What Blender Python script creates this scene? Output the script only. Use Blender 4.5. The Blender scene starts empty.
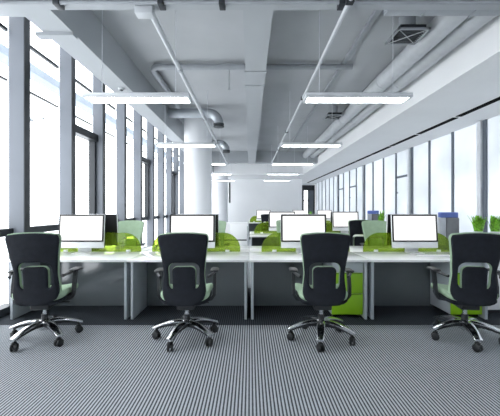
import bpy, bmesh, math, random
from mathutils import Vector, Matrix
random.seed(7)
C = bpy.context.scene.collection
SC = bpy.context.scene
F, H = 333.0, 1.37            # focal length in pixels, eye height in metres

# ------------------------------------------------------------------ camera, sky, exposure
cam_data = bpy.data.cameras.new('camera')
cam_data.sensor_width = 36.0
cam_data.lens = 36.0 * F / 500.0
cam = bpy.data.objects.new('camera', cam_data)
cam.location = (0, 0, H)
cam.rotation_euler = (math.pi / 2, 0, 0)
C.objects.link(cam)
SC.camera = cam

world = bpy.data.worlds.new('overcast_sky')
SC.world = world
world.use_nodes = True
bg = world.node_tree.nodes['Background']
bg.inputs['Color'].default_value = (0.94, 0.97, 1.0, 1)
bg.inputs['Strength'].default_value = 2.6

LAMP = 8.5                    # strength of the hanging linear lamps
vs = SC.view_settings
vs.view_transform = 'Standard'
vs.look = 'None'
vs.gamma = 1.0
vs.use_curve_mapping = False
vs.exposure = 0.95
SC.cycles.use_denoising = True
SC.cycles.max_bounces = 10
SC.cycles.diffuse_bounces = 6
SC.cycles.transparent_max_bounces = 24
SC.cycles.sample_clamp_indirect = 8.0

# ------------------------------------------------------------------ materials
def mat(name, col, rough=0.5, metal=0.0, var=0.06, scale=6.0, bump=0.0, bscale=200.0, spec=0.5, emit=None, estr=0.0, sheen=0.0):
    m = bpy.data.materials.new(name)
    m.use_nodes = True
    nt = m.node_tree
    b = nt.nodes['Principled BSDF']
    b.inputs['Roughness'].default_value = rough
    b.inputs['Metallic'].default_value = metal
    b.inputs['Specular IOR Level'].default_value = spec
    if sheen:
        b.inputs['Sheen Weight'].default_value = sheen
    tc = nt.nodes.new('ShaderNodeTexCoord')
    no = nt.nodes.new('ShaderNodeTexNoise')
    no.inputs['Scale'].default_value = scale
    no.inputs['Detail'].default_value = 4
    nt.links.new(tc.outputs['Object'], no.inputs['Vector'])
    ra = nt.nodes.new('ShaderNodeValToRGB')
    ra.color_ramp.elements[0].position = 0.3
    ra.color_ramp.elements[1].position = 0.7
    ra.color_ramp.elements[0].color = tuple(c * (1 - var) for c in col) + (1,)
    ra.color_ramp.elements[1].color = tuple(min(1, c * (1 + var)) for c in col) + (1,)
    nt.links.new(no.outputs['Fac'], ra.inputs['Fac'])
    nt.links.new(ra.outputs['Color'], b.inputs['Base Color'])
    if bump:
        n2 = nt.nodes.new('ShaderNodeTexNoise')
        n2.inputs['Scale'].default_value = bscale
        nt.links.new(tc.outputs['Object'], n2.inputs['Vector'])
        bp = nt.nodes.new('ShaderNodeBump')
        bp.inputs['Strength'].default_value = bump
        bp.inputs['Distance'].default_value = 0.003
        nt.links.new(n2.outputs['Fac'], bp.inputs['Height'])
        nt.links.new(bp.outputs['Normal'], b.inputs['Normal'])
    if emit:
        b.inputs['Emission Color'].default_value = tuple(emit) + (1,)
        b.inputs['Emission Strength'].default_value = estr
    return m

def glass_mat(name, tint, gloss, body=None, body_fac=0.0, rough=0.02):
    """clear or tinted sheet: transparent + glossy (+ a tinted body that scatters light)"""
    m = bpy.data.materials.new(name)
    m.use_nodes = True
    nt = m.node_tree
    nt.nodes.clear()
    out = nt.nodes.new('ShaderNodeOutputMaterial')
    tr = nt.nodes.new('ShaderNodeBsdfTransparent')
    tr.inputs['Color'].default_value = tuple(tint) + (1,)
    gl = nt.nodes.new('ShaderNodeBsdfGlossy')
    gl.inputs['Roughness'].default_value = rough
    mx = nt.nodes.new('ShaderNodeMixShader')
    mx.inputs['Fac'].default_value = gloss
    src = tr
    if body:
        df = nt.nodes.new('ShaderNodeBsdfDiffuse')
        df.inputs['Color'].default_value = tuple(body) + (1,)
        tl = nt.nodes.new('ShaderNodeBsdfTranslucent')
        tl.inputs['Color'].default_value = tuple(body) + (1,)
        m1 = nt.nodes.new('ShaderNodeMixShader')
        m1.inputs['Fac'].default_value = 0.5
        nt.links.new(df.outputs[0], m1.inputs[1]); nt.links.new(tl.outputs[0], m1.inputs[2])
        m2 = nt.nodes.new('ShaderNodeMixShader')
        m2.inputs['Fac'].default_value = body_fac
        nt.links.new(tr.outputs[0], m2.inputs[1]); nt.links.new(m1.outputs[0], m2.inputs[2])
        src = m2
    nt.links.new(src.outputs[0], mx.inputs[1]); nt.links.new(gl.outputs[0], mx.inputs[2])
    nt.links.new(mx.outputs[0], out.inputs['Surface'])
    return m

def frosted_mat(name, col, through):
    m = bpy.data.materials.new(name)
    m.use_nodes = True
    nt = m.node_tree
    nt.nodes.clear()
    out = nt.nodes.new('ShaderNodeOutputMaterial')
    tc = nt.nodes.new('ShaderNodeTexCoord')
    no = nt.nodes.new('ShaderNodeTexNoise')
    no.inputs['Scale'].default_value = 0.9
    nt.links.new(tc.outputs['Object'], no.inputs['Vector'])
    ra = nt.nodes.new('ShaderNodeValToRGB')
    ra.color_ramp.elements[0].position = 0.35; ra.color_ramp.elements[1].position = 0.65
    ra.color_ramp.elements[0].color = tuple(c * 0.88 for c in col) + (1,)
    ra.color_ramp.elements[1].color = tuple(col) + (1,)
    nt.links.new(no.outputs['Fac'], ra.inputs['Fac'])
    df = nt.nodes.new('ShaderNodeBsdfDiffuse')
    tl = nt.nodes.new('ShaderNodeBsdfTranslucent')
    nt.links.new(ra.outputs['Color'], df.inputs['Color'])
    nt.links.new(ra.outputs['Color'], tl.inputs['Color'])
    gl = nt.nodes.new('ShaderNodeBsdfGlossy'); gl.inputs['Roughness'].default_value = 0.12
    m1 = nt.nodes.new('ShaderNodeMixShader'); m1.inputs['Fac'].default_value = through
    m2 = nt.nodes.new('ShaderNodeMixShader'); m2.inputs['Fac'].default_value = 0.08
    nt.links.new(df.outputs[0], m1.inputs[1]); nt.links.new(tl.outputs[0], m1.inputs[2])
    nt.links.new(m1.outputs[0], m2.inputs[1]); nt.links.new(gl.outputs[0], m2.inputs[2])
    nt.links.new(m2.outputs[0], out.inputs['Surface'])
    return m

def carpet_mat():
    """grey ribbed carpet, ribs 25 mm apart along the room; a dark inlaid strip under each bank of desks"""
    m = bpy.data.materials.new('ribbed_carpet')
    m.use_nodes = True
    nt = m.node_tree; N = nt.nodes; L = nt.links
    b = N['Principled BSDF']
    b.inputs['Roughness'].default_value = 0.85
    b.inputs['Specular IOR Level'].default_value = 0.25
    tc = N.new('ShaderNodeTexCoord')
    sp = N.new('ShaderNodeSeparateXYZ'); L.new(tc.outputs['Object'], sp.inputs[0])
    def math_(op, a, bb=None):
        n = N.new('ShaderNodeMath'); n.operation = op
        for i, v in enumerate((a, bb)):
            if v is None: continue
            if isinstance(v, (int, float)): n.inputs[i].default_value = v
            else: L.new(v, n.inputs[i])
        return n.outputs[0]
    nz = N.new('ShaderNodeTexNoise'); nz.inputs['Scale'].default_value = 60; L.new(tc.outputs['Object'], nz.inputs['Vector'])
    wob = math_('MULTIPLY', math_('SUBTRACT', nz.outputs['Fac'], 0.5), 1.0)
    rib = math_('SINE', math_('ADD', math_('MULTIPLY', sp.outputs['X'], 2 * math.pi / 0.0252), wob))
    bead = math_('SINE', math_('MULTIPLY', sp.outputs['Y'], 2 * math.pi / 0.014))
    h = math_('ADD', math_('MULTIPLY', rib, 0.5), math_('MULTIPLY', bead, 0.09))
    h = math_('ADD', h, 0.5)
    nb = N.new('ShaderNodeTexNoise'); nb.inputs['Scale'].default_value = 300; L.new(tc.outputs['Object'], nb.inputs['Vector'])
    h = math_('ADD', h, math_('MULTIPLY', math_('SUBTRACT', nb.outputs['Fac'], 0.5), 0.5))
    def ramp(lo, hi):
        r = N.new('ShaderNodeValToRGB')
        r.color_ramp.elements[0].position = 0.12; r.color_ramp.elements[1].position = 0.78
        r.color_ramp.elements[0].color = lo + (1,); r.color_ramp.elements[1].color = hi + (1,)
        L.new(h, r.inputs['Fac']); return r.outputs['Color']
    light = ramp(CARPET[0], CARPET[1])
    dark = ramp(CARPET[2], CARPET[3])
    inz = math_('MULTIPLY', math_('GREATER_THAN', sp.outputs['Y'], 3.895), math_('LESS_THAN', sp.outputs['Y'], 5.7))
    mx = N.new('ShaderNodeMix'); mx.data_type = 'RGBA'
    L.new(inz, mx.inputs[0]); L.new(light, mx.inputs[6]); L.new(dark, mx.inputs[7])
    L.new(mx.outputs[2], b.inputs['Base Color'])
    bp = N.new('ShaderNodeBump'); bp.inputs['Strength'].default_value = 0.35; bp.inputs['Distance'].default_value = 0.004
    L.new(h, bp.inputs['Height']); L.new(bp.outputs['Normal'], b.inputs['Normal'])
    return m

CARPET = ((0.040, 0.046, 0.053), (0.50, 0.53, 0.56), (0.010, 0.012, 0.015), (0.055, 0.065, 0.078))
M = dict(
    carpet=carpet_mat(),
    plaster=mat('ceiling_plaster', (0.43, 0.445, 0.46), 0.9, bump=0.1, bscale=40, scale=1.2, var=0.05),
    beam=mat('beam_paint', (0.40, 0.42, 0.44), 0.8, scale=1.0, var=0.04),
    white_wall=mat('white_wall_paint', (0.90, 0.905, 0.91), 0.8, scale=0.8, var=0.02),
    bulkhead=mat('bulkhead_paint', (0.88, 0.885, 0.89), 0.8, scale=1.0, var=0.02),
    column=mat('column_paint', (0.80, 0.81, 0.83), 0.55, scale=1.0, var=0.03),
    fin=mat('blue_grey_mullion_metal', (0.15, 0.165, 0.19), 0.5, scale=2, var=0.05),
    fin_dark=mat('dark_mullion_metal', (0.016, 0.020, 0.025), 0.45),
    frame_grey=mat('grey_aluminium_post', (0.13, 0.15, 0.18), 0.45, metal=0.2),
    frame_light=mat('pale_aluminium_post', (0.72, 0.74, 0.77), 0.4, metal=0.1),
    pipe=mat('grey_pipe_paint', (0.33, 0.35, 0.375), 0.45),
    pipe_light=mat('pale_duct_paint', (0.52, 0.54, 0.56), 0.4),
    duct=mat('galvanised_duct', (0.44, 0.47, 0.50), 0.38, metal=0.55, scale=4, var=0.08),
    black=mat('matt_black', (0.004, 0.004, 0.005), 0.9, spec=0.1),
    grille=mat('dark_grille', (0.075, 0.083, 0.09), 0.6),
    lamp_body=mat('lamp_aluminium', (0.62, 0.64, 0.66), 0.4, metal=0.2),
    lamp_glow=mat('lamp_diffuser', (0.9, 0.9, 0.9), 0.5, emit=(0.95, 0.98, 1.0), estr=LAMP),
    wire=mat('steel_wire', (0.70, 0.72, 0.75), 0.4, metal=0.3),
    desk_white=mat('white_desk_laminate', (0.84, 0.84, 0.83), 0.10, scale=1.5, var=0.015),
    leg_panel=mat('pale_grey_leg_panel', (0.44, 0.48, 0.51), 0.4, scale=1.5, var=0.02),
    modesty=mat('smoked_grey_panel', (0.13, 0.147, 0.155), 0.10, scale=1.5, var=0.08, spec=1.0),
    green_glass=glass_mat('green_acrylic', (0.68, 0.80, 0.28), 0.03, (0.28, 0.40, 0.04), 0.30),
    green_box=mat('lime_green_lacquer', (0.25, 0.50, 0.012), 0.35, scale=2, var=0.03),
    green_dark=mat('lime_green_gap', (0.10, 0.20, 0.01), 0.6),
    shell=mat('charcoal_chair_fabric', (0.012, 0.0145, 0.020), 0.8, bump=0.5, bscale=500, scale=20, var=0.18, spec=0.25),
    pad=mat('pale_sage_upholstery', (0.33, 0.45, 0.31), 0.85, bump=0.4, bscale=500, scale=14, var=0.06),
    arm=mat('black_arm_plastic', (0.016, 0.018, 0.021), 0.4),
    chrome=mat('polished_aluminium', (0.78, 0.79, 0.80), 0.16, metal=1.0, var=0.02),
    rubber=mat('black_caster', (0.010, 0.011, 0.012), 0.45),
    bezel=mat('black_bezel', (0.006, 0.006, 0.007), 0.18),
    alu=mat('silver_monitor_case', (0.78, 0.79, 0.80), 0.32, metal=0.15, var=0.01),
    screen=mat('blank_white_screen', (0.02, 0.02, 0.02), 0.2, emit=(1, 1, 1), estr=0.62, var=0.0),
    mon_back=mat('black_monitor_back', (0.004, 0.004, 0.005), 0.5),
    key_white=mat('white_key_plastic', (0.85, 0.85, 0.86), 0.4),
    leaf=mat('fresh_green_leaf', (0.19, 0.47, 0.03), 0.45, scale=30, var=0.6),
    soil=mat('dark_potting_soil', (0.03, 0.022, 0.016), 0.95),
    pot=mat('white_glazed_pot', (0.82, 0.83, 0.82), 0.25),
    grey_fabric=mat('mid_grey_fabric', (0.20, 0.205, 0.215), 0.85, bump=0.4, bscale=400, scale=10, var=0.06),
    pale_fabric=mat('pale_grey_fabric', (0.50, 0.52, 0.55), 0.85, bump=0.3, bscale=400),
    blue_fabric=mat('periwinkle_fabric', (0.13, 0.19, 0.50), 0.8, bump=0.3, bscale=400),
    glass=glass_mat('window_glass', (0.98, 0.99, 1.0), 0.04),
    frosted=frosted_mat('frosted_white_glass', (0.86, 0.885, 0.91), 0.38),
    balcony=mat('pale_concrete_fascia', (0.27, 0.31, 0.36), 0.8),
)

# ------------------------------------------------------------------ mesh helpers
class MB:
    def __init__(self):
        self.bm = bmesh.new()
    def box(self, x0, x1, y0, y1, z0, z1, bev=0.0, seg=2, mtx=None):
        g = bmesh.ops.create_cube(self.bm, size=1.0)
        vs_ = g['verts']
        for v in vs_:
            v.co = Vector(((x0 + x1) / 2 + v.co.x * (x1 - x0), (y0 + y1) / 2 + v.co.y * (y1 - y0), (z0 + z1) / 2 + v.co.z * (z1 - z0)))
        if bev:
            es = list({e for v in vs_ for e in v.link_edges})
            r = bmesh.ops.bevel(self.bm, geom=es, offset=bev, segments=seg, affect='EDGES', profile=0.5)
            vs_ = list({v for f in r['faces'] for v in f.verts} | {v for v in vs_ if v.is_valid})
        if mtx is not None:
            for v in vs_: v.co = mtx @ v.co
        return self
    def tube(self, pts, r, seg=12, cap=True):
        pts = [Vector(p) for p in pts]
        rs = r if isinstance(r, (list, tuple)) else [r] * len(pts)
        rings = []
        n0 = None
        for i, p in enumerate(pts):
            a = pts[max(i - 1, 0)]; b = pts[min(i + 1, len(pts) - 1)]
            t = (b - a).normalized()
            if n0 is None:
                n0 = t.orthogonal().normalized()
            n0 = (n0 - t * n0.dot(t)).normalized()
            bb = t.cross(n0)
            rings.append([self.bm.verts.new(p + (n0 * math.cos(k * 2 * math.pi / seg) + bb * math.sin(k * 2 * math.pi / seg)) * rs[i]) for k in range(seg)])
        for A, B in zip(rings, rings[1:]):
            for k in range(seg):
                self.bm.faces.new((A[k], A[(k + 1) % seg], B[(k + 1) % seg], B[k]))
        if cap:
            self.bm.faces.new(rings[0][::-1]); self.bm.faces.new(rings[-1])
        return self
    def lathe(self, prof, center=(0, 0, 0), seg=24):
        c = Vector(center); rings = []
        for r, z in prof:
            rings.append([self.bm.verts.new(c + Vector((r * math.cos(k * 2 * math.pi / seg), r * math.sin(k * 2 * math.pi / seg), z))) for k in range(seg)])
        for A, B in zip(rings, rings[1:]):
            for k in range(seg):
                self.bm.faces.new((A[k], A[(k + 1) % seg], B[(k + 1) % seg], B[k]))
        self.bm.faces.new(rings[0][::-1]); self.bm.faces.new(rings[-1])
        return self
    def loft(self, secs):
        """closed loft through equal-length loops"""
        rings = [[self.bm.verts.new(Vector(p)) for p in s] for s in secs]
        n = len(rings[0])
        for A, B in zip(rings, rings[1:]):
            for k in range(n):
                self.bm.faces.new((A[k], A[(k + 1) % n], B[(k + 1) % n], B[k]))
        self.bm.faces.new(rings[0][::-1]); self.bm.faces.new(rings[-1])
        return self
    def build(self, name, m, parent=None, smooth=True, loc=None):
        bmesh.ops.recalc_face_normals(self.bm, faces=self.bm.faces[:])
        me = bpy.data.meshes.new(name)
        self.bm.to_mesh(me); self.bm.free()
        if smooth:
            for p in me.polygons: p.use_smooth = True
            try: me.set_sharp_from_angle(angle=math.radians(38))
            except Exception: pass
        me.materials.append(m)
        o = bpy.data.objects.new(name, me)
        C.objects.link(o)
        if parent is not None: o.parent = parent
        if loc is not None: o.location = loc
        return o

def sheet(sdf, u0, u1, v0, v1, cell, fmap, thick):
    """a cushion-like sheet: cells kept where sdf<0, rim snapped to sdf=0, front/back surfaces fmap(u,v,side)"""
    mb = MB(); bm = mb.bm
    nu = int(round((u1 - u0) / cell)); nv = int(round((v1 - v0) / cell))
    keep = {}
    for i in range(nu):
        for j in range(nv):
            if sdf(u0 + (i + .5) * cell, v0 + (j + .5) * cell) < 0: keep[(i, j)] = 1
    pos = {}
    for (i, j) in keep:
        for a in (0, 1):
            for b in (0, 1):
                pos[(i + a, j + b)] = [u0 + (i + a) * cell, v0 + (j + b) * cell]
    def snap(k):
        u, v = pos[k]
        for _ in range(3):
            d = sdf(u, v); e = cell * .2
            gx = (sdf(u + e, v) - sdf(u - e, v)) / (2 * e); gy = (sdf(u, v + e) - sdf(u, v - e)) / (2 * e)
            l = gx * gx + gy * gy
            if l < .2: break
            s = max(-cell, min(cell, d)) / max(l, .5)
            u -= gx * s; v -= gy * s
        pos[k] = [u, v]
    rim = set()
    for (i, j) in list(pos):
        full = all((i - a, j - b) in keep for a in (0, 1) for b in (0, 1))
        if not full: rim.add((i, j))
    for k in rim: snap(k)
    fr, bk = {}, {}
    for k, (u, v) in pos.items():
        d = max(0.0, -sdf(u, v))
        rnd = min(1.0, d / (thick * .6)); rnd = math.sqrt(max(0, 1 - (1 - rnd) ** 2)) if k not in rim else 0
        fr[k] = bm.verts.new(fmap(u, v, +.5 * thick * (.35 + .65 * rnd)))
        bk[k] = bm.verts.new(fmap(u, v, -.5 * thick * (.35 + .65 * rnd)))
    for (i, j) in keep:
        q = [(i, j), (i + 1, j), (i + 1, j + 1), (i, j + 1)]
        bm.faces.new([fr[k] for k in q]); bm.faces.new([bk[k] for k in q][::-1])
        for (a, b, di, dj) in ((0, 1, 0, -1), (1, 2, 1, 0), (2, 3, 0, 1), (3, 0, -1, 0)):
            if (i + di, j + dj) not in keep:
                bm.faces.new((fr[q[b]], fr[q[a]], bk[q[a]], bk[q[b]]))
    return mb

def sdbox(u, v, cu, cv, hu, hv, r):
    qx = abs(u - cu) - hu + r; qy = abs(v - cv) - hv + r
    return math.hypot(max(qx, 0), max(qy, 0)) + min(max(qx, qy), 0) - r

def tag(o, label, cat, group=None, kind=None):
    o['label'] = label; o['category'] = cat
    if group: o['group'] = group
    if kind: o['kind'] = kind
    return o
def thing(name, label, cat, loc=(0, 0, 0), rz=0.0, group=None):
    o = bpy.data.objects.new(name, None); o.empty_display_size = .1
    C.objects.link(o); o.location = loc; o.rotation_euler = (0, 0, rz)
    return tag(o, label, cat, group)
def struct(o):
    o['kind'] = 'structure'; return o
def sroot(name):
    o = bpy.data.objects.new(name, None); C.objects.link(o); return struct(o)
def sbox(name, m, *b, bev=0.0):
    return struct(MB().box(*b, bev=bev).build(name, m, smooth=False))
def dup(root, loc, rz=0.0, label=None, group=None):
    r = root.copy(); C.objects.link(r); r.location = loc; r.rotation_euler = (0, 0, rz)
    if label: r['label'] = label
    if group: r['group'] = group
    for ch in list(root.children):
        c = ch.copy(); C.objects.link(c); c.parent = r
        for g in list(ch.children):
            d = g.copy(); C.objects.link(d); d.parent = c
    return r

# ------------------------------------------------------------------ the shell
GX, FX = -3.24, -3.0           # glass plane and inner edge of the window fins
CZ, BZ = 4.30, 3.70            # ceiling, underside of the beams
RX, RZ = 5.90, 3.57            # glazed partition, underside of the bulkhead
YN, YB = -3.0, 25.0            # wall behind the viewer, far wall
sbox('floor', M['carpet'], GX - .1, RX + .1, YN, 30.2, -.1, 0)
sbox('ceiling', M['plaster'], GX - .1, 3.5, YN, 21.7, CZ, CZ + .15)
sbox('wall_back', M['white_wall'], GX, 3.9, YB, YB + .2, 0, 3.55)
sbox('wall_front', M['white_wall'], GX, RX, YN - .2, YN, 0, CZ)
sbox('wall_corridor', M['white_wall'], 3.7, 3.9, YB + .2, 30, 0, RZ)
o = sbox('bulkhead_back', M['bulkhead'], GX, 3.5, 21.7, YB + .2, 3.55, CZ + .15)
sbox('bulkhead_right', M['bulkhead'], 3.5, RX + .1, YN, 30.2, RZ, CZ + .15)
# beams
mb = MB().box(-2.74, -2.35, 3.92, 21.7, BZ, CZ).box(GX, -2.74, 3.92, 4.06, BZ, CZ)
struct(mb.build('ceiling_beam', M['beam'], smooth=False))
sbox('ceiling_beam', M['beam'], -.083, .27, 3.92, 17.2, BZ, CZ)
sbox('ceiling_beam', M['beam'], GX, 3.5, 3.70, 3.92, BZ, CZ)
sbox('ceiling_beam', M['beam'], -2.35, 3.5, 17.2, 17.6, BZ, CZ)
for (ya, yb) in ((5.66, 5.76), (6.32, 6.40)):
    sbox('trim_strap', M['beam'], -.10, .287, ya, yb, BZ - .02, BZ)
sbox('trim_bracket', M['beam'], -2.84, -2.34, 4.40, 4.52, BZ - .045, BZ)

# round columns
for (x, y, r, zt) in ((-1.70, 10.9, .45, CZ), (-2.05, 22.6, .55, 3.55)):
    struct(MB().lathe([(r, 0), (r, zt)], (x, y, 0), 48).build('round_column', M['column']))

# window wall on the left: one window per bay
fin_y = [4.43 + 1.185 * n for n in range(-6, 18)]
def bay(n, ya, yb, opening):
    w = sroot('window_%d' % n)
    MB().box(FX - .21, FX - .012, ya, ya + .115, 0, CZ).build('mullion', M['fin'], w, smooth=False)
    MB().box(FX - .012, FX, ya, ya + .115, 0, CZ).build('mullion_cap', M['fin_dark'], w, smooth=False)
    MB().box(GX - .006, GX + .006, ya + .03, yb + .03, .06, CZ).build('pane', M['glass'], w, smooth=False)
    MB().box(GX - .03, GX + .09, ya + .115, yb, 1.0, 1.10).build('rail', M['fin_dark'], w, smooth=False)
    MB().box(GX - .03, GX + .13, ya + .115, yb, 0, .10).build('sill', M['fin_dark'], w, smooth=False)
    for z, t in ((3.07, .022), (3.74, .045)):
        MB().box(GX - .02, GX + .02, ya + .115, yb, z - t / 2, z + t / 2).build('transom', M['fin_dark'], w, smooth=False)
    if opening:
        f = MB().box(GX - .02, GX + .14, ya + .115, yb, 2.72, 2.86).box(GX - .02, GX + .10, yb - .07, yb, 1.1, 2.72)
        f.build('sash', M['fin_dark'], w, smooth=False)
for i, y in enumerate(fin_y):
    n = i - 6
    bay(i + 1, y, y + 1.185, n >= 1 and (n - 1) % 3 == 0)
struct(MB().box(-4.75, -4.45, -2, 30, 4.15, 4.32).build('trim_balcony', M['balcony'], smooth=False))

# glazed partition on the right
wr = sroot('wall_right')
edges = [8.40 + 1.25 * k for k in range(-9, 18)]
heavy = {8.40, 12.15, 17.15, 22.15}
door_y = 12.15
ndoor = 0
for k, y in enumerate(edges):
    ye = y + 1.25 if y + 1.25 < 30 else 30.0
    hv = any(abs(y - h) < .01 for h in heavy) or (k < 9 and k % 4 == 1)
    if hv:
        MB().box(RX - .10, RX + .02, y - .02, y + .13, 0, RZ).build('post', M['frame_light'], wr, smooth=False)
        MB().box(RX - .05, RX + .02, y - .14, y - .02, 0, RZ).build('post', M['frame_grey'], wr, smooth=False)
    else:
        MB().box(RX - .05, RX + .02, y - .035, y + .035, 0, RZ).build('post', M['frame_grey'], wr, smooth=False)
    is_door = abs(y - door_y) < .01 or abs(y - 18.4) < .01 or abs(y - 20.9) < .01
    if is_door:
        ndoor += 1
        d = sroot('door_%d' % ndoor)
        MB().box(RX - .006, RX + .006, y + .035, ye - .035, .02, 2.55).build('leaf', M['frosted'], d, smooth=False)
        MB().box(RX - .03, RX + .03, y + .035, ye - .035, 2.55, 2.63).build('transom', M['frame_grey'], d, smooth=False)
        MB().box(RX - .006, RX + .006, y + .035, ye - .035, 2.63, RZ).build('transom_pane', M['frosted'], d, smooth=False)
        MB().box(RX - .10, RX - .06, y + 1.08, y + 1.13, .55, 2.15, bev=.01).box(RX - .06, RX, y + 1.09, y + 1.12, .7, .74).box(RX - .06, RX, y + 1.09, y + 1.12, 1.95, 1.99).build('handle', M['frame_grey'], d, smooth=False)
    else:
        MB().box(RX - .006, RX + .006, y + .02, ye - .02, .04, RZ).build('panel', M['frosted'], wr, smooth=False)
MB().box(RX - .04, RX + .03, YN, 30, 0, .05).build('bottom_rail', M['frame_grey'], wr, smooth=False)

# end of the corridor: dark framed glazed door
mb = MB().box(3.9, 4.70, 30, 30.2, 0, RZ).box(5.78, RX, 30, 30.2, 0, RZ).box(4.70, 5.78, 30, 30.2, 3.40, RZ)
struct(mb.build('wall_corridor_end', M['white_wall'], smooth=False))
dn = sroot('door_%d' % (ndoor + 1))
mb = MB().box(4.68, 4.86, 29.93, 30.05, 0, 3.42).box(5.72, 5.82, 29.93, 30.05, 0, 3.42).box(4.86, 5.72, 29.93, 30.05, 2.95, 3.42).box(5.20, 5.27, 29.95, 30.05, 0, 2.95)
mb.build('door_frame', M['fin_dark'], dn, smooth=False)
MB().box(5.27, 5.72, 29.97, 30.04, 0, 2.95).build('panel', M['frame_grey'], dn, smooth=False)
MB().box(4.86, 5.20, 29.99, 30.0, 0, 2.95).build('pane', M['glass'], dn, smooth=False)
MB().box(4.86, 5.20, 29.96, 30.04, 2.0, 2.08).build('transom', M['fin_dark'], dn, smooth=False)

# ------------------------------------------------------------------ services under the ceiling
def tubething(name, label, cat, pts, r, m, group=None, seg=16):
    o = MB().tube(pts, r, seg).build(name, m)
    return tag(o, label, cat, group)
# conduit rails
t = thing('conduit', 'thick straight grey conduit nearer the windows, starting at a white junction box', 'pipe', (-1.14, 3.75, 3.62), group='long conduits under the ceiling')
MB().tube([(0, .06, 0), (0, 13.4, 0)], .036, 14).build('tube', M['pipe_light'], t)
MB().box(-.17, .03, .02, .15, -.04, .078, bev=.008).build('junction_box', M['pipe_light'], t)
for y in (1.6, 4.6, 7.6, 10.6):
    MB().tube([(0, y, 0), (0, y + .08, 0)], .046, 14).build('coupling', M['pipe'], t)
t = thing('conduit', 'thin straight grey conduit on the partition side of the central beam', 'pipe', (1.085, 2.2, 3.62), group='long conduits under the ceiling')
MB().tube([(0, 0, 0), (0, 15.0, 0)], .026, 12).build('tube', M['pipe_light'], t)
for y in (1.38, 4.6, 7.6, 10.6):
    MB().box(-.04, .04, y, y + .07, -.03, .03).build('clamp', M['fin_dark'], t, smooth=False)
# sprinkler pipe along the near cross beam with dark clamps
t = thing('sprinkler_pipe', 'thin grey pipe running across just under the nearest cross beam', 'pipe', (0, 3.74, 3.676))
MB().tube([(-3.2, 0, 0), (3.45, 0, 0)], .022, 12).build('tube', M['pipe'], t)
for px in (57, 161, 222, 342):
    x = (px - 250) / F * 3.74
    MB().box(x - .035, x + .035, -.036, .10, -.032, .022, bev=.006).build('clamp', M['fin_dark'], t)
# cross pipes at the ceiling
P6 = 6.68
tubething('ceiling_pipe', 'grey pipe crossing the ceiling from the window side with a bend at its end', 'pipe',
          [(-1.99, 9.3, 4.2), (-1.99, P6 + .25, 4.2), (-1.97, P6 + .1, 4.2), (-1.9, P6 + .02, 4.2), (-1.78, P6, 4.2), (-.09, P6, 4.2)], .062, M['pipe'])
tubething('ceiling_pipe', 'short dark grey pipe crossing the ceiling to the partition side of the central beam', 'pipe',
          [(.275, P6, 4.2), (2.05, P6, 4.2)], .055, M['pipe'])
tag(MB().box(1.84, 1.91, 3.95, 17.15, 4.24, CZ).build('cable_channel', M['pipe'], smooth=False), 'thin flat cable channel running along the ceiling beside the thin conduit', 'channel')
# pair of round ducts along the bulkhead
for x, lab in ((2.87, 'round pale duct farther from the bulkhead, next to the square air diffusers'), (3.235, 'round pale duct hugging the white bulkhead')):
    t = thing('air_duct', lab, 'duct', (x, 4.13, 4.10), group='pair of long round ducts')
    MB().tube([(0, 0, 0), (0, 13.06, 0)], .165, 28).build('tube', M['pipe_light'], t)
    for y in (3.0, 6.0, 9.0, 12.0):
        MB().tube([(0, y, 0), (0, y + .05, 0)], .175, 28).build('collar', M['pipe_light'], t)
# flat duct crossing at the upper right
t = thing('cross_duct', 'flat grey duct crossing at the near cross beam, over the first square diffuser', 'duct', (2.6, 4.0, 3.74))
MB().box(-.95, .88, -.07, .125, 0, .30, bev=.02).build('tube', M['pipe'], t)
for x in (-.5, .1):
    MB().box(x, x + .03, -.075, .129, -.008, .305).build('seam', M['pipe'], t, smooth=False)
# square diffusers
def diffuser(y, lab):
    t = thing('air_diffuser', lab, 'air diffuser', (2.40, y, 3.98), group='square ceiling air diffusers')
    s = .235
    MB().box(-s, s, -s, -s + .03, 0, .025).box(-s, s, s - .03, s, 0, .025).box(-s, -s + .03, -s, s, 0, .025).box(s - .03, s, -s, s, 0, .025).build('frame', M['pipe'], t, smooth=False)
    b = MB()
    for k in range(9):
        a = -s + .05 + k * .047
        b.box(-s + .03, s - .03, a, a + .012, .008, .02)
    b.build('grille', M['grille'], t, smooth=False)
    g = MB()
    for sg in (1, -1):
        g.box(-.30, .30, -.0025, .0025, -.003, .010, mtx=Matrix.Rotation(sg * math.pi / 4, 4, 'Z'))
    g.build('cross_bar', M['pipe_light'], t, smooth=False)
    MB().box(-s + .05, s - .04, -s + .04, s - .04, .026, .09).build('plenum', M['fin_dark'], t, smooth=False)
    MB().tube([(0, 0, .09), (0, 0, .31)], .12, 20).build('neck', M['pipe'], t)
    return t
diffuser(5.09, 'dark square air diffuser nearest the viewer, below the flat grey duct')
diffuser(9.6, 'small dark square air diffuser farther along the ceiling above the lamps')
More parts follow.
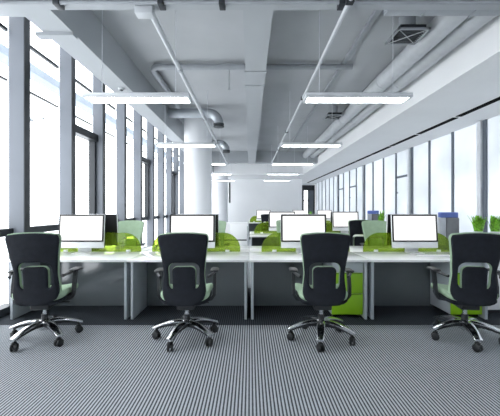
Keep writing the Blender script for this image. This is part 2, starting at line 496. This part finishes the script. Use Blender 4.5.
# elbow ducts
def elbow(y, xe, lab):
    t = thing('elbow_duct', lab, 'duct', (xe, y, 4.1), group='elbow ducts near the round column')
    pts = [(-2.35 - xe + .01, 0, 0), (-.42, 0, 0)]
    for k in range(1, 9):
        a = k / 8 * math.pi / 2
        pts.append((-.42 + .30 * math.sin(a), 0, -.30 * (1 - math.cos(a))))
    MB().tube(pts, .135, 24).build('tube', M['duct'], t)
    MB().lathe([(.15, 0), (.15, -.05)], (-.12, 0, -.30), 24).build('flange', M['grille'], t)
    MB().lathe([(.155, 0), (.155, .025)], (-.12, 0, -.40), 24).build('damper_ring', M['grille'], t)
    for a in (0, 2.1, 4.2):
        MB().tube([(-.12 + .13 * math.cos(a), .13 * math.sin(a), -.36), (-.12 + .13 * math.cos(a), .13 * math.sin(a), -.39)], .01, 6).build('spacer', M['grille'], t)
    return t
elbow(9.6, -.78, 'larger metal elbow duct turning down in front of the round column')
elbow(14.0, -.87, 'smaller metal elbow duct farther away, seen beside the round column')
# sprinklers, detector
t = thing('sprinkler', 'thin sprinkler drop hanging from the cross pipe', 'sprinkler', (-.42, P6, 3.74))
MB().tube([(0, 0, .03), (0, 0, .40)], .009, 8).build('drop_pipe', M['pipe'], t)
MB().lathe([(.03, 0), (.03, .008), (.012, .015), (.012, .035)], (0, 0, 0), 12).build('head', M['pipe'], t)
t = thing('smoke_detector', 'small round white detector under the beam along the windows', 'detector', (-2.5, 6.46, BZ))
MB().lathe([(.06, 0), (.06, -.02), (.045, -.04)], (0, 0, 0), 20).build('base', M['pipe_light'], t)
MB().lathe([(.035, -.04), (.03, -.055), (.012, -.062)], (0, 0, 0), 16).build('sensor', M['grille'], t)
t = thing('facade_bracket', 'small white bracket outside the window behind the first wide pane', 'bracket', (-3.38, 5.3, 2.79))
MB().box(-.16, .10, -.02, .02, -.02, .03, bev=.008).build('arm', M['pipe_light'], t)
MB().lathe([(.045, 0), (.045, -.03)], (-.12, 0, -.02), 14).build('cap', M['pipe_light'], t)

# slots in the bulkhead
ys = [4.3 + 1.9 * k for k in range(13)]
names = ['first', 'second', 'third', 'fourth', 'fifth', 'sixth', 'seventh', 'eighth', 'ninth', 'tenth', 'eleventh', 'twelfth', 'thirteenth']
for k, y in enumerate(ys):
    o = MB().box(4.93, 5.07, y, y + 1.78, RZ - .012, RZ + .0).build('slot_diffuser', M['black'], smooth=False)
    tag(o, 'long black air slot under the bulkhead, %s counted from the viewer' % names[k], 'air slot', 'black air slots in a line under the bulkhead')

# hanging linear lamps
def lamp():
    t = thing('pendant_lamp', 'x', 'lamp', (0, 0, 2.93), group='linear lamps hung in two rows')
    h, d = .745, .155
    MB().box(-h, h, -d, d, .02, .055, bev=.006).build('housing', M['lamp_body'], t)
    b = MB().box(-h, h, -d, -d + .035, -.008, .02).box(-h, h, d - .035, d, -.008, .02).box(-h, -h + .03, -d + .022, d - .022, -.008, .02).box(h - .03, h, -d + .022, d - .022, -.008, .02)
    b.build('rim', M['lamp_body'], t, smooth=False)
    MB().box(-h + .03, h - .03, -d + .022, d - .022, 0.0, .02).build('diffuser', M['lamp_glow'], t, smooth=False)
    for x in (-.53, .53):
        MB().tube([(x, 0, .06), (x, 0, 1.37)], .0048, 6).build('cable', M['wire'], t)
    return t
L0 = lamp()
for k in range(5):
    for s, x in ((0, -1.60), (1, 1.53)):
        o = L0 if (k, s) == (0, 0) else dup(L0, (0, 0, 0))
        o.location = (x, 4.80 + 3.55 * k, 2.93)
        o['label'] = ['hanging linear lamp, %s from the viewer in the row nearer the windows', 'hanging linear lamp, %s from the viewer in the row nearer the bulkhead'][s] % names[k]

# dark slot on the far wall
tag(MB().box(-1.575, -1.47, YB - .03, YB, 1.75, 3.3).build('wall_vent', M['fin_dark'], smooth=False), 'narrow tall dark strip on the far white wall beside the second column', 'vent')

# ------------------------------------------------------------------ desks
PITCH = 1.479
def make_desk():
    t = thing('desk', 'x', 'desk')
    w = PITCH / 2
    MB().box(-w + .002, w - .002, 0, .748, .712, .74, bev=.004).build('desktop', M['desk_white'], t)
    for s in (-1, 1):
        MB().box(min(s * (w - .025), s * (w - .057)), max(s * (w - .025), s * (w - .057)), .05, .66, 0, .712, bev=.003).build('leg_panel', M['leg_panel'], t)
    MB().box(-w + .057, w - .057, .585, .605, .012, .712).build('modesty_panel', M['modesty'], t, smooth=False)
    return t
def make_divider():
    t = thing('desk_divider', 'x', 'desk divider')
    def sdf(u, v):
        if v > .13: return sdbox(u, v, 0, .03, .635, .245, .24)
        return max(abs(u) - .635, -v, sdbox(u, v, 0, .03, .635, .245, .24))
    sheet(sdf, -.64, .64, 0, .28, .02, lambda u, v, s: Vector((u, s, v)), .010).build('panel', M['green_glass'], t)
    for x in (-.45, .45):
        MB().box(x - .03, x + .03, -.014, .014, 0, .03, bev=.003).build('clamp', M['alu'], t)
    return t
def make_monitor():
    t = thing('monitor', 'x', 'monitor')
    tilt = Matrix.Translation((0, 0, .30)) @ Matrix.Rotation(math.radians(-5), 4, 'X') @ Matrix.Translation((0, 0, -.30))
    MB().box(-.318, .318, -.012, .016, .072, .540, bev=.008, mtx=tilt).build('case', M['alu'], t)
    MB().box(-.3165, .3165, -.016, -.0125, .156, .5385, mtx=tilt).build('bezel', M['bezel'], t, smooth=False)
    MB().box(-.292, .292, -.0185, -.0165, .178, .517, mtx=tilt).build('screen', M['screen'], t, smooth=False)
    MB().box(-.317, .317, .0165, .03, .074, .538, bev=.007, mtx=tilt).build('back_cover', M['mon_back'], t)
    # stand: bent sheet
    pr = [(.05, .20), (.082, .05), (.085, .012), (.075, .003), (-.095, .003)]
    b = MB()
    secs = []
    for (y, z) in pr:
        secs.append((y, z))
    L_ = []
    for i, (y, z) in enumerate(secs):
        a = Vector(secs[max(i - 1, 0)]); c = Vector(secs[min(i + 1, len(secs) - 1)])
        d = (c - a).normalized(); n = Vector((-d.y, d.x)) * .004
        L_.append([(-.095, y + n.x, z + n.y + .002), (.095, y + n.x, z + n.y + .002), (.095, y - n.x, z - n.y + .002), (-.095, y - n.x, z - n.y + .002)])
    b.loft(L_).build('stand', M['alu'], t, smooth=False)
    MB().box(-.06, .06, .025, .065, .17, .23, bev=.008).build('hinge', M['alu'], t)
    return t

desk0, div0, mon0 = make_desk(), make_divider(), make_monitor()
used = {'d': 0, 'v': 0, 'm': 0}
def put(src, key, loc, rz, label, group):
    if not used[key]:
        used[key] = 1
        src.location = loc; src.rotation_euler = (0, 0, rz); src['label'] = label; src['group'] = group
        return src
    return dup(src, loc, rz, label, group)
XC = [-2.23, -.752, .727, 2.206]           # desk centres
MX = [-2.35, -.805, .748, 2.295]
MF = [-2.285, -.785, .80, 2.35]           # monitor centres
Y0 = 4.04
near = ['nearest row, beside the windows at the end', 'nearest row, second from the windows', 'nearest row, third from the windows, green pedestal at its end', 'nearest row, fourth from the windows, small plants beyond']
G1 = 'white desks of the nearest bench'
for i in range(4):
    put(desk0, 'd', (XC[i], Y0, 0), 0, 'white desk in the ' + near[i], G1)
    put(desk0, 'd', (XC[i], Y0 + 1.504, 0), math.pi, 'white desk back to back behind the %s desk of the nearest row' % ['window end', 'second', 'third', 'fourth'][i], G1)
    put(div0, 'v', ((-2.20, -.775, .80, 2.26)[i], Y0 + .752, .7405), 0, 'green translucent divider standing behind the %s monitor from the windows' % names[i], 'green dividers on the nearest bench')
    put(mon0, 'm', (MX[i], Y0 + .61, .7405), 0, 'white-screened monitor on the nearest row, %s from the windows' % names[i], 'monitors on the nearest row of desks')
    put(mon0, 'm', (MF[i], Y0 + .92, .7405), math.pi, 'monitor seen from its black back, behind the %s white screen from the windows' % names[i], 'monitors facing away on the nearest bench')
# second bench
Y2 = Y0 + 3.46
for i in (2, 3):
    w = ['', '', 'hallway end', 'partition end'][i]
    put(desk0, 'd', (XC[i], Y2, 0), 0, 'white desk of the middle bench facing the viewer, %s' % w, 'white desks of the middle bench')
    put(desk0, 'd', (XC[i], Y2 + 1.504, 0), math.pi, 'white desk on the far side of the middle bench, %s' % w, 'white desks of the middle bench')
    put(div0, 'v', ((0, 0, .74, 2.24)[i], Y2 + .752, .7405), 0, 'green divider on the middle bench, %s' % w, 'green dividers on the middle bench')
    put(mon0, 'm', (MX[i] + .03, Y2 + .61, .7405), 0, 'white-screened monitor on the middle bench, %s' % w, 'monitors on the middle bench')
    put(mon0, 'm', (MF[i], Y2 + .92, .7405), math.pi, 'black-backed monitor facing away on the middle bench, %s' % w, 'monitors on the middle bench')
# third bench, far away
Y3 = 14.2
for k, (x, w) in enumerate(((.63, 'hallway end'), (2.11, 'middle'), (3.59, 'partition end'))):
    put(desk0, 'd', (x, Y3, 0), 0, 'white desk of the farthest bench, %s' % w, 'white desks of the farthest bench')
    put(div0, 'v', (x - (.0, .0, .2)[k], Y3 + .752, .7405), 0, 'small green divider on the farthest bench, %s' % w, 'green dividers on the farthest bench')
    put(mon0, 'm', (x - (.03, -.08, .3)[k], Y3 + .5, .7405), 0, 'white-screened monitor on the farthest bench, %s' % w, 'monitors on the farthest bench')

# keyboard and mouse on the fourth desk
t = thing('keyboard', 'slim white keyboard lying before the fourth monitor from the windows', 'keyboard', (2.42, 4.36, .7405))
MB().box(-.215, .215, -.055, .055, 0, .010, bev=.003).build('base', M['alu'], t)
for r_ in range(5):
    b = MB()
    for k in range(14):
        x = -.205 + k * .0294
        b.box(x, x + .024, -.048 + r_ * .0195, -.048 + r_ * .0195 + .016, .010, .013)
    o = b.build('key_row', M['key_white'], t, smooth=False); o['kind'] = 'stuff'
t = thing('mouse', 'small white mouse beside the keyboard on the fourth desk', 'mouse', (2.72, 4.36, .7405))
MB().lathe([(.0305, 0), (.031, .008), (.027, .018), (.016, .025), (.004, .027)], (0, 0, 0), 20).build('body', M['key_white'], t)
t.scale = (1, 1.6, 1)
# white cable over the divider at the window end
tag(MB().tube([(-1.955, 5.0, .744), (-1.95, 5.0, .80), (-1.945, 5.0, .85), (-1.92, 5.0, .885), (-1.88, 5.0, .895), (-1.85, 5.0, .90)], .008, 8).build('cable', M['pot']), 'short white cable curling up behind the green divider at the window end', 'cable')

# green pedestals
def pedestal(x, lab):
    t = thing('drawer_pedestal', lab, 'drawer unit', (x, 4.12, 0), group='green pedestals under the desks')
    w = .195
    MB().box(-w, w, .02, .48, .05, .70, bev=.004).build('body', M['leg_panel'], t)
    MB().box(-w + .003, w - .003, 0, .02, .572, .697, bev=.003).build('drawer', M['leg_panel'], t)
    for z0, z1 in ((.052, .308), (.313, .567)):
        d = MB().box(-w + .003, w - .003, 0, .02, z0, z1, bev=.003).build('drawer', M['green_box'], t)
        MB().box(-w + .02, w - .02, -.003, .003, z1 - .014, z1 - .004).build('handle', M['green_dark'], d, smooth=False)
    for sx in (-1, 1):
        for yy in (.07, .42):
            MB().tube([(sx * .16 - .012, yy, .025), (sx * .16 + .012, yy, .025)], .025, 14).box(sx * .16 - .018, sx * .16 + .018, yy - .015, yy + .015, .03, .05).build('caster', M['rubber'], t)
    return t
P0 = pedestal(1.205, 'lime green drawer pedestal under the third desk, behind the third chair')
o = dup(P0, (2.68, 4.12, 0), 0, 'lime green drawer pedestal under the fourth desk, behind the chair farthest from the windows')

# ------------------------------------------------------------------ office chairs (local: sitter faces +Y, origin on the floor under the lift)
def back_y(u, z):
    t = (z - .43) / .70
    return -.235 - .085 * t * t + .03 * math.sin(math.pi * min(1, t * 1.5)) + .55 * u * u
def half_w(z):
    t = (z - .41) / .72
    return .194 + .042 * max(0, 1 - t / .45) ** 1.3 + .054 * max(0, (t - .40) / .60) ** 1.2
def outline(u, z, g=0.0):
    k = half_w(z) / .25
    rr = .165 if z < .77 else .075
    d = sdbox(u / k, z, 0, .77, .25 + g, .36 + g, rr)
    top = z - (1.128 + g - .10 * u * u / .25)           # softly crowned top edge
    bot = (.41 - g + 1.5 * u * u) - z                   # rounded lower edge
    return max(d - .0, top - g, bot)
def slot(u, z, g=0.0):
    k = 1.0 + .16 * (z - .7)
    a = sdbox(u / k, z, 0, .698, .152 - g, .142 - g, .075)
    b = sdbox(u / k, z, 0, .586, .112 + g, .208 + g, .05)
    return max(a, -b)
def make_chair():
    t = thing('office_chair', 'x', 'chair')
    sh = sheet(lambda u, z: max(outline(u, z), -slot(u, z)), -.2875, .2875, .40, 1.15, .0125,
               lambda u, z, s: Vector((u, back_y(u, z) + s, z)), .030)
    back = sh.build('backrest', M['shell'], t)
    pd = sheet(lambda u, z: max(outline(u, z, .005), .52 - z, -slot(u, z, .003)), -.30, .30, .5, 1.18, .01,
               lambda u, z, s: Vector((u, back_y(u, z) + .036 + s, z)), .044)
    pd.build('front_pad', M['pad'], back)
    def ssdf(u, v): return sdbox(u, v, 0, .015, .245 + .02 * (v > 0) * min(1, v / .2), .25, .10)
    st = sheet(ssdf, -.275, .275, -.25, .275, .0125, lambda u, v, s: Vector((u, v + .015, .475 + s + .03 * (abs(u) / .25) ** 3 - .03 * max(0, (v - .15) / .12) ** 2)), .085)
    st.build('seat', M['pad'], t)
    sp = sheet(lambda u, v: sdbox(u, v, 0, .03, .25, .225, .10), -.26, .26, -.22, .28, .02,
               lambda u, v, s: Vector((u, v + .005, .415 + s + .05 * (abs(u) / .25) ** 3 * .6 + .05 * max(0, (-v - .18) / .1))), .045)
    sp.build('seat_shell', M['shell'], t)
    # joint between back and seat
    MB().box(-.09, .09, -.20, -.10, .415, .48, bev=.02, seg=3).build('back_bracket', M['arm'], t)
    MB().box(-.09, .09, -.13, .12, .335, .40, bev=.015, seg=3).build('tilt_mechanism', M['arm'], t)
    MB().tube([(.08, .05, .365), (.20, .05, .365), (.225, .05, .36)], .008, 8).build('tilt_lever', M['arm'], t)
    lift = MB().lathe([(.022, .26), (.022, .335)], (0, 0, 0), 20).build('gas_lift', M['chrome'], t)
    MB().lathe([(.033, .19), (.033, .255), (.026, .262)], (0, 0, 0), 20).build('lift_sleeve', M['arm'], lift)
    MB().lathe([(.045, .10), (.060, .12), (.062, .190), (.045, .208)], (0, 0, 0), 24).build('hub', M['chrome'], t)
    for s in (-1, 1):
        b = MB()
        path = [(.17, .0, .405, .020), (.255, .0, .42, .022), (.287, -.02, .47, .020), (.29, -.01, .56, .019), (.29, .02, .66, .020), (.29, .03, .705, .026)]
        secs = []
        for i, (x, y, z, hw) in enumerate(path):
            a = path[max(i - 1, 0)]; c = path[min(i + 1, len(path) - 1)]
            d = Vector((c[0] - a[0], 0, c[2] - a[2])).normalized(); n = Vector((-d.z, 0, d.x)) * .016
            p = Vector((s * x, y, z)); n.x *= s
            secs.append([p + n + Vector((0, -hw * 1.3, 0)), p + n + Vector((0, hw * 1.3, 0)), p - n + Vector((0, hw * 1.3, 0)), p - n + Vector((0, -hw * 1.3, 0))])
        b.tube([(s * .288, -.06, .705), (s * .27, -.13, .70), (s * .235, -.205, .69)], [.014, .013, .015], 8)
        arm = b.loft(secs).build('armrest', M['arm'], t)
        def asdf(u, v): return sdbox(u, v, 0, 0, .042, .125, .04)
        sheet(asdf, -.05, .05, -.13, .13, .0125, lambda u, v, q: Vector((s * .288 + u, v + .04, .718 + q - .012 * max(0, v / .12) ** 2)), .028).build('arm_pad', M['arm'], arm)
    for k in range(5):
        a = k * 2 * math.pi / 5
        R = Matrix.Rotation(a, 4, 'Z')
        secs = []; core = []
        for i in range(9):
            q = i / 8
            r = .03 + q * .325
            zt = .203 + .012 * math.sin(q * math.pi) - .076 * q ** 1.5
            hw = .046 - .013 * q
            secs.append([R @ Vector((r, -hw, zt - .022)), R @ Vector((r, hw, zt - .022)), R @ Vector((r, hw, zt - .010)), R @ Vector((r, hw * .6, zt)), R @ Vector((r, -hw * .6, zt)), R @ Vector((r, -hw, zt - .010))])
            th = .062 - .026 * q
            if i < 8:
                core.append([R @ Vector((r, -hw * .8, zt - th)), R @ Vector((r, hw * .8, zt - th)), R @ Vector((r, hw * .88, zt - .0215)), R @ Vector((r, -hw * .88, zt - .0215))])
        leg = MB().loft(secs).build('base_leg', M['chrome'], t)
        MB().loft(core).build('leg_underside', M['arm'], leg)
        c = R @ Vector((.322, 0, .037)); tn = R @ Vector((0, 1, 0)); ca = Matrix.Rotation(.6 + k * 1.3, 4, 'Z') @ tn
        b = MB()
        for sg in (-1, 1):
            b.tube([c + ca * (sg * .007), c + ca * (sg * .011), c + ca * (sg * .026), c + ca * (sg * .030)], [.034, .037, .037, .029], 18)
        b.tube([c + Vector((0, 0, .0)), c + Vector((0, 0, .082))], .012, 8)
        b.tube([c + Vector((0, 0, .030)), c + Vector((0, 0, .046)), c + Vector((0, 0, .054))], [.026, .024, .012], 14)
        b.tube([c - ca * .024, c + ca * .024], .010, 10)
        b.build('caster', M['rubber'], leg)
    return t
ch0 = make_chair()
# the base turns on the lift: each chair gets its seat heading first, the star base is rotated by its own children
def chair(x, y, rz, base, label, group, first=False):
    o = ch0 if first else dup(ch0, (x, y, 0), rz)
    o.location = (x, y, 0); o.rotation_euler = (0, 0, rz); o['label'] = label; o['group'] = group
    for c in o.children:
        if c.name.startswith(('base_leg',)):
            c.rotation_euler = (0, 0, base - rz)
    return o
R_ = math.radians
G2 = 'office chairs along the nearest row of desks'
chair(-2.15, 3.49, R_(10), R_(-109), 'charcoal and sage office chair nearest the windows', G2, True)
chair(-.66, 3.49, R_(3), R_(-109), 'charcoal and sage office chair second from the windows, at the second desk', G2)
chair(.745, 3.49, R_(-3), R_(-103), 'charcoal and sage office chair beside the green pedestal of the third desk', G2)
chair(2.25, 3.49, R_(-10), R_(-104), 'charcoal and sage office chair farthest from the windows, cut by the picture edge', G2)
G3 = 'office chairs on the far side of the nearest bench'
for i, x in enumerate((-2.22, -.70, .745, 2.33)):
    chair(x, 6.02, math.pi + R_((4, -3, 2, -4)[i]), R_(20 + 30 * i), 'pale-fronted chair facing the viewer behind the %s front monitor from the windows' % names[i], G3)
G4 = 'office chairs at the middle bench'
chair(.755, 6.98, R_(3), R_(15), 'dark chair at the middle bench showing its back behind the third monitor', G4)
chair(2.24, 6.98, R_(-2), R_(40), 'dark chair at the middle bench, its back beside the pale-fronted chair', G4)
G5 = 'office chairs at the farthest bench'
chair(.66, 13.3, R_(0), R_(10), 'tiny dark chair at the farthest bench, hallway end', G5)
chair(2.11, 13.3, R_(0), R_(10), 'tiny dark chair at the farthest bench, middle', G5)

# ------------------------------------------------------------------ things along the partition
def cabinet(name, label, loc, w, d, h, doors):
    t = thing(name, label, 'cabinet', loc)
    MB().box(-w / 2, w / 2, .02, d, .05, h - .025).build('body', M['white_wall'], t, smooth=False)
    MB().box(-w / 2 - .005, w / 2 + .005, 0, d, h - .025, h, bev=.003).build('cabinet_top', M['desk_white'], t)
    MB().box(-w / 2 + .02, w / 2 - .02, .05, d - .02, 0, .05).build('plinth', M['fin_dark'], t, smooth=False)
    for k in range(doors):
        a = -w / 2 + k * w / doors
        dd = MB().box(a + .004, a + w / doors - .004, 0, .02, .055, h - .03, bev=.002).build('door', M['bulkhead'], t)
        MB().box(a + w / doors - .05, a + w / doors - .035, -.02, 0, h * .55, h * .55 + .14, bev=.003).build('handle', M['alu'], dd)
    return t
cabinet('storage_cabinet', 'low white cabinet beyond the last desk with the potted plants on top', (4.95, 6.6, 0), 1.3, .45, .76, 3)
cabinet('storage_cabinet', 'white cabinet standing at the end of the nearest desk row by the picture edge', (3.42, 4.3, 0), .80, .5, .72, 2)
t = thing('storage_cabinet', 'tall-sided white cabinet in the open hallway beyond the second desk', 'cabinet', (-.56, 9.3, 0))
MB().box(-.48, .48, .02, .42, .03, .455).box(-.46, .46, .04, .42, .455, .49).box(-.48, .48, .02, .42, .49, .93).box(-.485, .485, 0, .42, .93, .955).build('body', M['white_wall'], t, smooth=False)
MB().box(-.47, .47, .005, .04, .457, .488).build('shadow_gap', M['fin_dark'], t, smooth=False)
for x0 in (-.48, 0):
    for z0, z1 in ((.035, .452), (.493, .927)):
        MB().box(x0 + .003, x0 + .477, 0, .02, z0, z1, bev=.002).build('door', M['white_wall'], t)

def plant(x, y, z, n, lab, s=1.0, group='small potted plants'):
    t = thing('potted_plant', lab, 'plant', (x, y, z), group=group)
    MB().lathe([(.055 * s, 0), (.075 * s, .115 * s), (.08 * s, .12 * s), (.07 * s, .12 * s), (.066 * s, .10 * s)], (0, 0, 0), 24).build('pot', M['pot'], t)
    MB().lathe([(.067 * s, .10 * s), (.067 * s, .108 * s)], (0, 0, 0), 16).build('soil', M['soil'], t)
    b = MB()
    for k in range(n):
        a = random.uniform(0, 6.28); r0 = random.uniform(0, .07) * s; L = random.uniform(.12, .33) * s
        lean = random.uniform(.05, .26) * (.4 + r0 / (.07 * s)); w = random.uniform(.026, .045) * s
        d = Vector((math.cos(a), math.sin(a), 0)); sd = Vector((-d.y, d.x, 0))
        secs = []
        for i in range(6):
            q = i / 5
            p = d * (r0 + lean * L * q * q) + Vector((0, 0, .10 * s + L * q * (1 - .12 * lean * q)))
            ww = w * (.45 + 1.5 * q - 1.85 * q * q) + .0015
            n_ = d * .003 * s
            secs.append([p - sd * ww, p + n_, p + sd * ww, p - n_])
        b.loft(secs)
    b.build('foliage', M['leaf'], t)
    return t
plant(4.675, 6.82, .76, 80, 'bushy green plant in a white pot on the low cabinet, left one of two', 1.1)
plant(5.02, 6.82, .76, 80, 'bushy green plant in a white pot on the low cabinet, right one of two', 1.1)
plant(4.28, 10.9, .74, 34, 'thin green plant behind the black-backed fourth monitor', 1.35)
plant(2.62, 14.55, .742, 26, 'tiny green plant on the farthest bench', 1.2)
# small side table under the thin plant
t = thing('side_table', 'small white side table under the thin green plant', 'table', (4.28, 10.9, 0))
MB().lathe([(.28, .715), (.28, .74)], (0, 0, 0), 32).build('table_top', M['desk_white'], t)
MB().lathe([(.03, .02), (.03, .715)], (0, 0, 0), 16).build('leg', M['alu'], t)
MB().lathe([(.22, 0), (.22, .012), (.05, .025)], (0, 0, 0), 28).build('base', M['alu'], t)

def lounge(x, y, rz, lab, first=None):
    if first:
        return dup(first, (x, y, 0), rz, lab)
    t = thing('lounge_chair', lab, 'chair', (x, y, 0), rz, 'high grey lounge chairs along the partition')
    MB().box(-.25, .25, -.30, .32, .20, .44, bev=.05, seg=3).build('seat', M['grey_fabric'], t)
    MB().box(-.25, -.08, -.34, -.22, .40, 1.13, bev=.03, seg=3).build('backrest', M['pale_fabric'], t)
    MB().box(-.08, .26, -.36, -.20, .40, 1.13, bev=.05, seg=3).build('backrest', M['grey_fabric'], t)
    MB().box(-.235, .225, -.35, -.21, 1.12, 1.26, bev=.02, seg=2).build('headrest', M['blue_fabric'], t)
    for s in (-1, 1):
        MB().box(s * .235 - .04, s * .235 + .04, -.25, .28, .40, .62, bev=.03, seg=3).build('armrest', M['grey_fabric'], t)
        for yy in (-.25, .25):
            MB().tube([(s * .20, yy, 0), (s * .19, yy * .95, .22)], [.012, .018], 10).build('leg', M['alu'], t)
    return t
LC = lounge(5.16, 8.95, R_(0), 'high grey lounge chair with a blue headrest, nearer one beside the fourth monitor')
lounge(5.30, 14.6, R_(0), 'high grey lounge chair with a blue headrest, farther one above the pale chair', LC)
